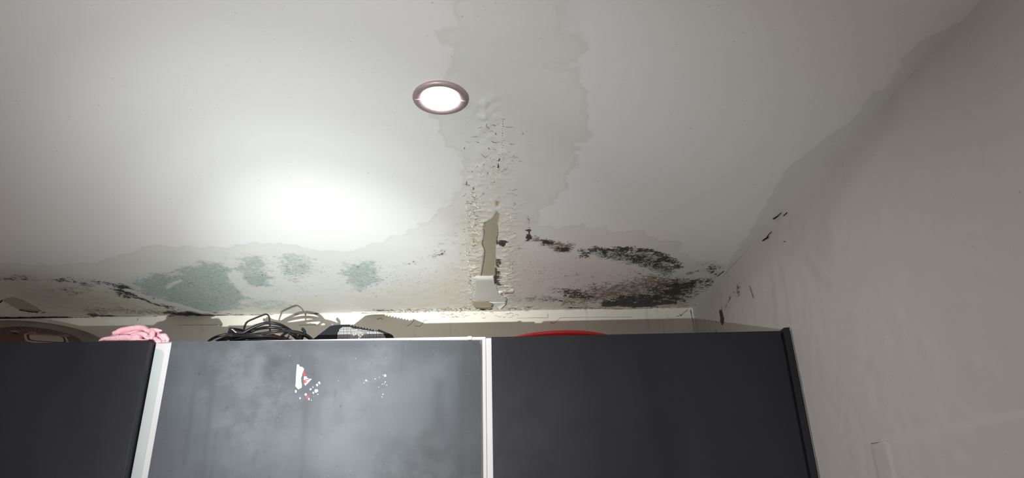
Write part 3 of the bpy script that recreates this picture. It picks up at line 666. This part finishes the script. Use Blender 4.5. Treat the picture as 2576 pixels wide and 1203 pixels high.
# dark end strip of the right cabinet, slightly proud, with its white edge
es = empty('end_strip', (X4 + 0.008, YF, 0), 'narrow dark upright filler strip between right cabinet and wall', 'filler strip')
a = slab('panel_face', [(X4 + 0.0042, 0.0), (P(1986, 830, y=YF).x, 0.0), (P(1986, 830, y=YF).x, zl(1984, 825)), (P(1972, 830, y=YF).x, zl(1972, 825.5)), (X4 + 0.0042, zl(1966, 831))], YF - 0.003, YF + 0.016, M_door, None, 0.0006)
b = slab('white_edge', [(P(1986.5, 830, y=YF).x, 0.0), (XR - 0.004, 0.0), (XR - 0.004, zl(1993, 836)), (XR - 0.0048, zl(1991, 829)), (P(1986.5, 830, y=YF).x, zl(1987, 825))], YF - 0.0035, YF + 0.03, M_white, None, 0.0006)
g = box('shadow_gap', (X4 + 0.0005, YF + 0.006, 0.0), (X4 + 0.004, YF + 0.012, zl(1966, 850)), M_black)
adopt(es, a, b, g)

# torn sticker scraps on the middle door
def scrap(name, pts, mat, off=0.0005, parent=doorM):
    o = slab(name, [(P(a_, b_, y=YF).x, P(a_, b_, y=YF).z) for a_, b_ in pts], YF - off, YF - 0.0001, mat)
    o.parent = parent; o.matrix_parent_inverse = parent.matrix_world.inverted() if parent.parent is None else Matrix.Identity(4)
    return o
M_stk = plain('sticker_white', (0.38, 0.43, 0.45), 0.4, var=0.05); M_red = plain('sticker_red', (0.36, 0.022, 0.018), 0.4)
Z5 = lambda u, w_: (680 + u / 6.684, 880 + w_ / 6.684)
sc = scrap('sticker_remnant', [Z5(*q) for q in ((450, 248), (480, 250), (500, 285), (545, 295), (568, 325), (560, 355), (540, 395), (535, 440), (518, 470), (520, 540), (532, 590), (528, 640), (470, 668), (422, 615), (430, 540), (435, 400))], M_stk)
sc['label'] = 'torn white sticker piece'
scrap('sticker_remnant', [Z5(*q) for q in ((568, 452), (610, 450), (630, 485), (700, 492), (650, 545), (590, 608), (572, 575), (562, 520))], M_stk)
scrap('sticker_remnant', [Z5(*q) for q in ((565, 350), (575, 372), (600, 430), (598, 442), (570, 445), (552, 395), (545, 385))], M_red, 0.0006)
scrap('sticker_remnant', [Z5(*q) for q in ((560, 512), (682, 484), (640, 510), (565, 528))], M_red, 0.0008)
scrap('sticker_remnant', [Z5(*q) for q in ((560, 522), (625, 540), (610, 552), (562, 574))], M_red, 0.0008)
for cx, cy, r_, m_ in [(430, 705, 26, 0), (500, 818, 16, 0), (600, 755, 26, 0), (680, 665, 18, 0), (718, 632, 14, 0), (770, 690, 36, 0), (725, 728, 20, 0), (785, 590, 26, 0), (825, 560, 22, 0), (620, 800, 24, 1), (650, 830, 18, 1), (800, 752, 10, 0), (655, 780, 12, 1), (690, 850, 9, 0), (1143, 525, 7, 0),
                       (1610, 522, 20, 0), (1575, 558, 8, 0), (1655, 533, 6, 0), (1762, 492, 9, 0), (1835, 465, 9, 0), (1930, 440, 24, 0), (1900, 430, 9, 0), (1933, 545, 9, 0), (1882, 582, 10, 0), (1916, 574, 7, 0), (1958, 595, 10, 0), (1822, 632, 8, 0), (1895, 750, 11, 0), (1875, 795, 11, 0), (1948, 138, 5, 0), (1435, 150, 7, 0)]:
    pts = [Z5(cx + r_ * rnd.uniform(.5, 1.2) * math.cos(k * 1.047 + .3), cy + r_ * rnd.uniform(.6, 1.3) * math.sin(k * 1.047 + .3)) for k in range(6)]
    scrap('sticker_remnant', pts, M_red if m_ and rnd.random() < .6 else M_stk, 0.0004)

# ------------------------------------------------------------------ pink cloth
def cloth():
    bm = bmesh.new()
    u = lambda a, b_, y: P(220 + a / 10.733, 790 + b_ / 10.733, y=y)
    S = 1.36 / F / 10.733
    def lobe(pts, flat=1.6):
        c = catmull([u(p[0], p[1], p[3]) for p in pts], 7); rr = catmull([(p[2], 0, 0) for p in pts], 7)
        tube_into(bm, c, [max(6, q[0]) * S for q in rr], 16, flat)
    lobe([(690, 515, 42, 1.325), (760, 515, 62, 1.325), (1000, 450, 84, 1.33), (1280, 400, 88, 1.33), (1520, 400, 82, 1.33), (1620, 490, 70, 1.325), (1660, 620, 40, 1.318)], 1.7)
    lobe([(290, 745, 14, 1.315), (420, 700, 48, 1.318), (700, 668, 72, 1.32), (1000, 655, 82, 1.32), (1300, 650, 84, 1.32), (1450, 670, 60, 1.318)], 1.7)
    lobe([(1180, 560, 30, 1.318), (1350, 540, 62, 1.315), (1520, 560, 74, 1.312), (1620, 650, 52, 1.31), (1640, 700, 22, 1.31)], 1.4)
    lobe([(1700, 395, 16, 1.325), (1720, 450, 62, 1.323), (1850, 440, 66, 1.322), (1950, 445, 40, 1.32), (2035, 435, 14, 1.32)], 1.2)
    lobe([(1730, 440, 40, 1.318), (1760, 520, 74, 1.314), (1740, 620, 60, 1.31), (1715, 690, 30, 1.31)], 1.1)
    lobe([(1880, 560, 26, 1.325), (1980, 590, 62, 1.325), (2080, 600, 70, 1.325), (2160, 680, 44, 1.323), (2140, 760, 34, 1.322)], 1.3)
    lobe([(1790, 640, 50, 1.322), (1870, 720, 80, 1.318), (1950, 770, 70, 1.316), (1990, 800, 36, 1.316)], 1.0)
    lobe([(1990, 640, 50, 1.328), (2040, 740, 52, 1.324), (2100, 790, 24, 1.32), (2230, 795, 14, 1.322)], 1.0)
    lobe([(700, 600, 50, 1.345), (1200, 560, 90, 1.35), (1600, 560, 110, 1.35), (1900, 640, 90, 1.345)], 1.8)
    lobe([(500, 720, 50, 1.345), (1000, 720, 80, 1.35), (1600, 740, 90, 1.35), (1950, 760, 70, 1.345)], 1.8)
    lobe([(640, 610, 40, 1.335), (900, 560, 70, 1.336), (1200, 520, 84, 1.336), (1500, 500, 80, 1.335), (1700, 500, 70, 1.333)], 1.3)
    lobe([(400, 745, 26, 1.322), (800, 720, 46, 1.322), (1300, 715, 56, 1.32), (1650, 720, 30, 1.318)], 1.6)
    lobe([(1600, 430, 70, 1.335), (1700, 560, 90, 1.332), (1780, 700, 80, 1.328)], 1.2)
    lobe([(1850, 520, 60, 1.335), (1960, 640, 80, 1.333), (2060, 740, 60, 1.33)], 1.2)
    o = from_bm('tmp', bm, M_white)
    md = o.modifiers.new('r', 'REMESH'); md.mode = 'VOXEL'; md.voxel_size = 0.0009
    sm = o.modifiers.new('s', 'SMOOTH'); sm.factor = 0.5; sm.iterations = 9
    bpy.context.view_layer.update()
    me = bpy.data.meshes.new_from_object(o.evaluated_get(bpy.context.evaluated_depsgraph_get()))
    bpy.data.objects.remove(o)
    # soft woven creases
    n = len(me.vertices); co = np.empty(n * 3, np.float32); me.vertices.foreach_get('co', co); co = co.reshape(-1, 3)
    nn = np.empty(n * 3, np.float32); me.vertices.foreach_get('normal', nn); nn = nn.reshape(-1, 3)
    w_ = fbm(co[:, 0] + co[:, 1] * .5, co[:, 2] * 2.2, 70, 3, 2.0) - .5
    co = co + nn * ((w_ * 0.003) - np.exp(-((fbm(co[:, 0] + co[:, 1] * .4, co[:, 2] * 2.6, 38, 3, 7.0) - .5) / .018) ** 2) * 0.0011)[:, None]; me.vertices.foreach_set('co', co.ravel()); me.update()
    t = NT('pink_cotton'); c = t.mix(t.noise(30), (0.78, 0.40, 0.46), (0.88, 0.52, 0.57)); t.bump(t.noise(900, 2), 0.3, 0.0006)
    t.b.inputs['Subsurface Weight'].default_value = 0.0; t.out(c, 0.9, 0.2)
    me.materials.clear(); me.materials.append(t.m); me.polygons.foreach_set('use_smooth', [True] * len(me.polygons))
    o = link(bpy.data.objects.new('pink_cloth', me))
    o['label'] = 'crumpled pink cloth lying over the top front corner of the left cabinet'; o['category'] = 'cloth'
cloth()

# ------------------------------------------------------------------ round tub in a plastic wrapper, top of the left cabinet
def tub():
    c = P(88, 859, y=1.665)
    r = empty('round_tub', c, 'round tub with burgundy sunray pattern and clear wrapper on the left cabinet', 'tub')
    r.rotation_euler = (math.radians(90 - 60), 0, math.radians(33))      # face towards the room, leaning back
    R = 0.158
    t = NT('sunray_print'); sep = t.n('ShaderNodeSeparateXYZ'); t.l(t.obj(), sep.inputs[0])
    an = t.math('ARCTAN2', sep.outputs[1], sep.outputs[0]); st = t.math('SINE', t.math('MULTIPLY', an, 54.0))
    c1 = t.mix(t.ramp(st, -0.25, 0.25), (0.025, 0.003, 0.008), (0.15, 0.050, 0.070)); c1 = t.mix(t.ramp(t.noise(40), 0.62, 0.72, 0, 0.35), c1, (0.22, 0.16, 0.11)); t.out(c1, 0.35)
    M_rays = t.m
    t = NT('dusty_clear_plastic'); t.out(t.mix(t.noise(25), (0.19, 0.165, 0.135), (0.27, 0.24, 0.20)), 0.3, 0.6)
    t.b.inputs['Alpha'].default_value = 0.82; M_wrap = t.m
    lathe('rim', [(R * .64, 0.003), (R * .72, 0.0045), (R * .86, 0.004), (R * .97, 0.006), (R, 0.003), (R * .985, -0.004), (R * .97, -0.014), (R * .8, -0.019)], M_wrap, r, 96)
    lathe('base', [(R * .8, -0.019), (R * .62, -0.021), (0.001, -0.021)], M_wrap, r, 72)
    lathe('printed_face', [(0.0005, 0.0045), (R * .3, 0.0045), (R * .55, 0.005), (R * .64, 0.0055), (R * .65, 0.002)], M_rays, r, 96)
    # pale rounded label with dark outline
    def rr(w_, h, rad, z0, z1, name, mat, ox=0.022, oy=0.012):
        bm = bmesh.new(); pts = []
        for cx, cy, a0 in ((w_ - rad, h - rad, 0), (-w_ + rad, h - rad, 90), (-w_ + rad, -h + rad, 180), (w_ - rad, -h + rad, 270)):
            for k in range(7): a = math.radians(a0 + 15 * k); pts.append((cx + rad * math.cos(a), cy + rad * math.sin(a)))
        ca, sa = math.cos(.16), math.sin(.16)
        pts = [(ox + x * ca - y * sa, oy + x * sa + y * ca) for x, y in pts]
        A_ = [bm.verts.new((x, y, z1)) for x, y in pts]; B_ = [bm.verts.new((x, y, z0)) for x, y in pts]; bm.faces.new(A_)
        for i in range(len(A_)): j = (i + 1) % len(A_); bm.faces.new((A_[i], B_[i], B_[j], A_[j]))
        return from_bm(name, bm, mat, r)
    P1 = plain('label_cream', (0.42, 0.33, 0.28), 0.5); P2 = plain('label_outline', (0.03, 0.015, 0.012), 0.5)
    lab = rr(0.046, 0.034, 0.017, 0.003, 0.0066, 'label', P1); lab['label'] = 'pale rounded label with dark outline'
    for o in (rr(0.041, 0.029, 0.0145, 0.006, 0.0070, 'label_outline', P2), rr(0.036, 0.024, 0.0125, 0.0065, 0.0074, 'label_centre', P1)):
        pass
    star = plain('tan_star', (0.24, 0.19, 0.12), 0.5)  # small tan star-shaped blobs on the face
    for sx, sy in ((-0.045, 0.042), (0.062, 0.052), (-0.01, 0.047)):
        bm = bmesh.new(); vs_ = [bm.verts.new((sx + (0.011 if k % 2 else 0.005) * math.cos(k * .628), sy + (0.011 if k % 2 else 0.005) * math.sin(k * .628), 0.0078)) for k in range(10)]
        bm.faces.new(vs_); ex = bmesh.ops.extrude_face_region(bm, geom=bm.faces[:])
        for q in ex['geom']:
            if isinstance(q, bmesh.types.BMVert): q.co.z -= 0.002
        from_bm('star_blob', bm, star, r)
tub()

# ------------------------------------------------------------------ coil of black cable with a flat strap loop
def coil():
    Yc = 1.47
    u = lambda a, b_, y=Yc: P(500 + a / 8.587, 760 + b_ / 8.587, y=y)
    M_c = plain('black_rubber_cable', (0.010, 0.0095, 0.011), 0.42, spec=0.3, sc=60); M_str = plain('flat_black_strap', (0.012, 0.011, 0.011), 0.4, spec=0.35)
    base = Vector((u(1300, 800).x, Yc, ZT))
    r = empty('cable_coil', base, 'tangled coil of black cable on the middle cabinet, left of the floodlight', 'cable')
    K = []
    arcs = [([(180, 900, 1.50), (240, 830, 1.47), (400, 745, 1.45), (600, 700, 1.45), (740, 700, 1.45), (900, 720, 1.45)], .0027),
            ([(660, 572, 1.45), (720, 610, 1.45), (800, 650, 1.44), (950, 665, 1.44), (1060, 610, 1.44), (1200, 540, 1.44), (1400, 465, 1.44), (1600, 455, 1.44), (1780, 500, 1.45), (1930, 580, 1.47), (2060, 680, 1.49), (2200, 840, 1.50)], .0030),
            ([(700, 580, 1.50), (850, 600, 1.50), (1100, 640, 1.49), (1250, 590, 1.49), (1450, 555, 1.46), (1650, 555, 1.46), (1850, 590, 1.46), (1990, 630, 1.47), (2150, 655, 1.48), (2330, 720, 1.49), (2480, 840, 1.50)], .0030),
            ([(820, 640, 1.46), (1000, 690, 1.45), (1150, 705, 1.44), (1400, 675, 1.44), (1650, 640, 1.44), (1900, 630, 1.45), (2120, 665, 1.46), (2300, 730, 1.47), (2450, 830, 1.48)], .0028),
            ([(500, 850, 1.50), (650, 790, 1.45), (850, 740, 1.44), (1050, 725, 1.44), (1300, 735, 1.43), (1500, 760, 1.43), (1650, 840, 1.44)], .0029),
            ([(900, 830, 1.44), (1000, 780, 1.43), (1200, 800, 1.43), (1400, 790, 1.43), (1560, 800, 1.43)], .0026),
            ([(380, 850, 1.47), (600, 760, 1.48), (800, 790, 1.47), (1000, 840, 1.46)], .0027),
            ([(1700, 850, 1.44), (1800, 730, 1.45), (1930, 660, 1.46), (2080, 760, 1.46), (2150, 850, 1.46)], .0026),
            ([(1850, 850, 1.44), (1930, 760, 1.45), (1960, 700, 1.45)], .0014), ([(1600, 700, 1.45), (1680, 800, 1.44), (1700, 860, 1.44)], .0016),
            ([(2000, 660, 1.47), (2080, 730, 1.46), (2160, 790, 1.46), (2240, 850, 1.46)], .0028),
            ([(650, 640, 1.46), (750, 700, 1.45), (820, 760, 1.45), (700, 840, 1.46)], .0026)]
    for pts, rad in arcs:
        pp = catmull([u(*p) for p in pts], 8)
        for q in pp: q.z = max(q.z, ZT + rad + 0.001)
        K.append(tube('cable_turn', pp, rad * 1.12, M_c, None, 10))
    for k in range(6):                                              # turns lying on the cabinet top, below the sight line
        cx = (u(400 + 50 * k, 800).x + u(2350 - 60 * k, 800).x) / 2; ax_ = 0.5 * (u(2350 - 60 * k, 800).x - u(400 + 50 * k, 800).x); z0 = ZT + 0.0075 + k * 0.0062
        K.append(tube('cable_turn', [Vector((cx + ax_ * math.cos(a), 1.49 + (0.075 - 0.006 * (k % 3)) * math.sin(a), z0 + 0.003 * math.sin(2 * a + k))) for a in [2 * math.pi * j / 40 for j in range(41)]], .0031, M_c, None, 8))
    s = tube('strap_loop', catmull([u(975, 640, 1.47), (u(985, 560, 1.465)), u(1005, 490, 1.46), u(1060, 420, 1.46), u(1180, 365, 1.46), u(1300, 315, 1.46), u(1420, 270, 1.46), u(1480, 272, 1.46), u(1520, 320, 1.46), u(1530, 420, 1.46), u(1538, 540, 1.46), u(1540, 660, 1.46)], 8), .0017, M_str, None, 8, 2.0); K.append(s)
    pl = tube('plug', catmull([Vector((u(2190, 790).x - .004, Yc, ZT + .0085)), u(2190, 790), u(2230, 730), u(2265, 690)], 5), [.0075, .0076, .0075, .0073, .007, .0068, .0068, .0066, .006, .0058, .0055, .005, .0048, .0045, .004, .003][:16], M_c, None, 14); K.append(pl)
    K.append(tube('plug_knob', catmull([u(2290, 700), u(2285, 640), u(2250, 590), u(2232, 580)], 5), .0034, M_c, None, 10, 1.5))
    M_tip = plain('frayed_metal_tip', (0.75, 0.75, 0.75), 0.3, 0.6)
    for k, (a, b_) in enumerate(((725, 595), (755, 618), (780, 640), (805, 655))): K.append(box('wire_tip', u(a, b_, 1.437) - Vector((.0014, .001, .001)), u(a, b_, 1.437) + Vector((.0014, .001, .001)), M_tip, None, .0004))
    adopt(r, *K)
    lf = [u(1490, 700, 1.462), u(1600, 690, 1.458), u(1720, 690, 1.458), u(1850, 740, 1.46), u(2080, 840, 1.465), Vector((u(2080, 860).x, 1.47, ZT + .001)), Vector((u(1500, 860).x, 1.475, ZT + .001)), u(1560, 740, 1.465)]
    bm = bmesh.new(); A_ = [bm.verts.new(p) for p in lf]; B_ = [bm.verts.new(p + Vector((0, .004, 0))) for p in lf]; bm.faces.new(A_); bm.faces.new(B_[::-1])
    for i in range(8): bm.faces.new((A_[i], B_[i], B_[(i + 1) % 8], A_[(i + 1) % 8]))
    lo = from_bm('cardboard_scrap', bm, plain('brown_card', (0.24, 0.09, 0.04), 0.6, sc=25, var=0.3)); lo['label'] = 'torn brown scrap tucked inside the black cable coil'; lo['category'] = 'scrap'
coil()

# ------------------------------------------------------------------ floodlight
def flood():
    Yf = 1.46
    u = lambda a, b_, y=Yf: P(740 + a / 7.576, 760 + b_ / 7.576, y=y)
    r = empty('floodlight', Vector((u(1200, 700).x, Yf + .04, ZT)), 'black floodlight with toothed top edge and clear bulb, on the middle cabinet', 'floodlight')
    M_h = plain('black_housing', (0.008, 0.008, 0.011), 0.5, spec=0.15, sc=30); K = []
    out = [(300, 780), (370, 700), (680, 462), (740, 445), (860, 432), (1060, 430)]
    # toothed rim
    top = []
    for k in range(9):
        x0 = 1075 + k * 57; y0 = 450 + k * 11.5
        top += [(x0, y0 + 12), (x0 + 30 + 8, y0 - 14), (x0 + 44, y0 + 14)]
    out += [(1070, 448)] + top + [(1610, 515), (1860, 620), (1888, 650), (1895, 700), (1900, 780), (1880, 1020), (330, 1020)]
    body = slab('housing', [(u(a, b_).x, max(ZT + .0005, u(a, b_).z)) for a, b_ in out], Yf, Yf + 0.085, M_h, None, 0.0006)
    K.append(body)
    # dark bezel frame around the reflector
    lens_pts = [(835, 720), (835, 610), (870, 520), (930, 480), (1080, 482), (1120, 505), (1500, 560), (1600, 570), (1700, 600), (1745, 690), (1750, 1000), (835, 1000)]
    xz = [(u(a, b_).x, max(ZT + .004, u(a, b_).z)) for a, b_ in lens_pts]
    t = NT('ribbed_reflector'); gx = t.n('ShaderNodeTexWave', wave_type='BANDS', bands_direction='X'); gx.inputs['Scale'].default_value = 60.0
    t.l(t.obj(), gx.inputs['Vector']); c = t.mix(t.ramp(gx.outputs['Fac'], .3, .7), (0.14, 0.135, 0.13), (0.30, 0.295, 0.29)); t.out(c, 0.3, 0.5, 0.3)
    K.append(slab('reflector', xz, Yf - .003, Yf + .0005, t.m, None, 0.0008)); K[-1]['label'] = 'pale ribbed reflector panel'
    M_rib = plain('reflector_rib', (0.40, 0.395, 0.39), 0.25); bm = bmesh.new()
    def inside(x, z):
        c_ = False; n = len(xz)
        for i in range(n):
            (x1, z1), (x2, z2) = xz[i], xz[(i + 1) % n]
            if (z1 > z) != (z2 > z) and x < (x2 - x1) * (z - z1) / (z2 - z1) + x1: c_ = not c_
        return c_
    xa, xb = min(p[0] for p in xz), max(p[0] for p in xz); nrib = 34
    zmax = max(p[1] for p in xz)
    for i in range(nrib):
        x = xa + (xb - xa) * (i + .5) / nrib; zt = zmax
        while zt > ZT + .01 and not inside(x, zt): zt -= .0008
        bmesh.ops.create_cube(bm, size=1, matrix=Matrix.Translation((x, Yf - .0042, (zt - .002 + ZT + .005) / 2)) @ Matrix.Diagonal((.0013, .0022, zt - .002 - ZT - .005, 1)))
    K.append(from_bm('reflector_ribs', bm, M_rib)); K[-1]['kind'] = 'stuff'
    bm = bmesh.new()
    for j in range(8):
        z = zmax - .006 - j * .0062
        xs_ = [x for x in np.linspace(xa, xb, 160) if inside(x, z)]
        if xs_: bmesh.ops.create_cube(bm, size=1, matrix=Matrix.Translation(((xs_[0] + xs_[-1]) / 2, Yf - .0048, z)) @ Matrix.Diagonal((xs_[-1] - xs_[0] - .002, .0014, .0011, 1)))
    K.append(from_bm('cross_wires', bm, plain('dark_wire', (0.10, 0.095, 0.09), 0.4))); K[-1]['kind'] = 'stuff'
    # round bulb in front of the reflector
    bc = u(1215, 690, Yf - .004); R = (u(1390, 640).x - u(1050, 640).x) / 2
    seg, rg = 40, 12; bm = bmesh.new(); rings = []
    for i in range(rg + 1):
        a = i / rg * math.pi / 2; rings.append([bm.verts.new((bc.x + R * math.cos(a) * math.cos(k * 2 * math.pi / seg), bc.y - R * .55 * math.sin(a), bc.z + R * math.cos(a) * math.sin(k * 2 * math.pi / seg))) for k in range(seg)] if i < rg else [bm.verts.new((bc.x, bc.y - R * .55, bc.z))])
    for i in range(rg):
        for k in range(seg):
            if i < rg - 1: bm.faces.new((rings[i][k], rings[i][(k + 1) % seg], rings[i + 1][(k + 1) % seg], rings[i + 1][k]))
            else: bm.faces.new((rings[i][k], rings[i][(k + 1) % seg], rings[i + 1][0]))
    t = NT('clear_bulb_glass'); t.b.inputs['Transmission Weight'].default_value = 0.8; t.b.inputs['IOR'].default_value = 1.3; t.bump(t.noise(220, 2), 0.6, 0.002); t.out((0.92, 0.91, 0.88), 0.06, 0.8)
    K.append(from_bm('bulb', bm, t.m, None, True)); K[-1]['label'] = 'clear round bulb'
    bm = bmesh.new()
    bmesh.ops.create_circle(bm, cap_ends=False, radius=R * 1.02, segments=40)
    cir = [v_.co.copy() for v_ in bm.verts]; bm.free()
    K.append(tube('bulb_rim', [Vector((bc.x + p.x, bc.y - .0005, bc.z + p.y)) for p in cir + cir[:1]], .0011, plain('bulb_rim_metal', (0.35, 0.33, 0.30), 0.25, 0.7), None, 8))
    M_gl = plain('chrome_glint', (0.95, 0.94, 0.93), 0.12, 0.9)  # chrome beads stand in for the sparkles on the bulb
    for a, b_ in ((1175, 615), (1140, 640), (1265, 665), (1300, 635), (1235, 700), (1232, 645)):
        bm = bmesh.new(); bmesh.ops.create_icosphere(bm, subdivisions=2, radius=.0030, matrix=Matrix.Translation(u(a, b_, Yf - .004 - R * .55)))
        K.append(from_bm('bulb_glint', bm, M_gl, None, True))
    adopt(r, *K)
flood()

# ------------------------------------------------------------------ red basin on the right cabinet
def basin():
    # near rim point and width of the visible arc fix the rim circle
    Yn = 1.47; top = P(1418, 829.5, y=Yn); R = 0.158
    z = top.z; c = Vector((top.x, Yn + R, 0)); zb = P(1250, 850.5, y=YB).z
    r = empty('red_basin', (c.x, c.y, zb), 'shiny red plastic basin standing on the right cabinet', 'basin')
    t = NT('red_plastic'); t.out(t.mix(t.noise(8), (0.62, 0.02, 0.02), (0.74, 0.035, 0.03)), 0.22, 0.5); Mr = t.m
    h = z - zb
    lathe('bowl', [(0.001, 0.0005), (R * .6, 0.0005), (R * .66, 0.004), (R * .80, h * .45), (R * .93, h * .86), (R * .95, h * .88), (R * .92, h * .87), (R * .78, h * .46), (R * .64, .008), (0.001, .006)], Mr, r, 96)
    lathe('rolled_rim', [(R * .93, h * .86), (R * .99, h * .85), (R, h * .9), (R * .995, h * .96), (R * .97, h), (R * .94, h * .985), (R * .925, h * .93), (R * .93, h * .86)], Mr, r, 96)
basin()
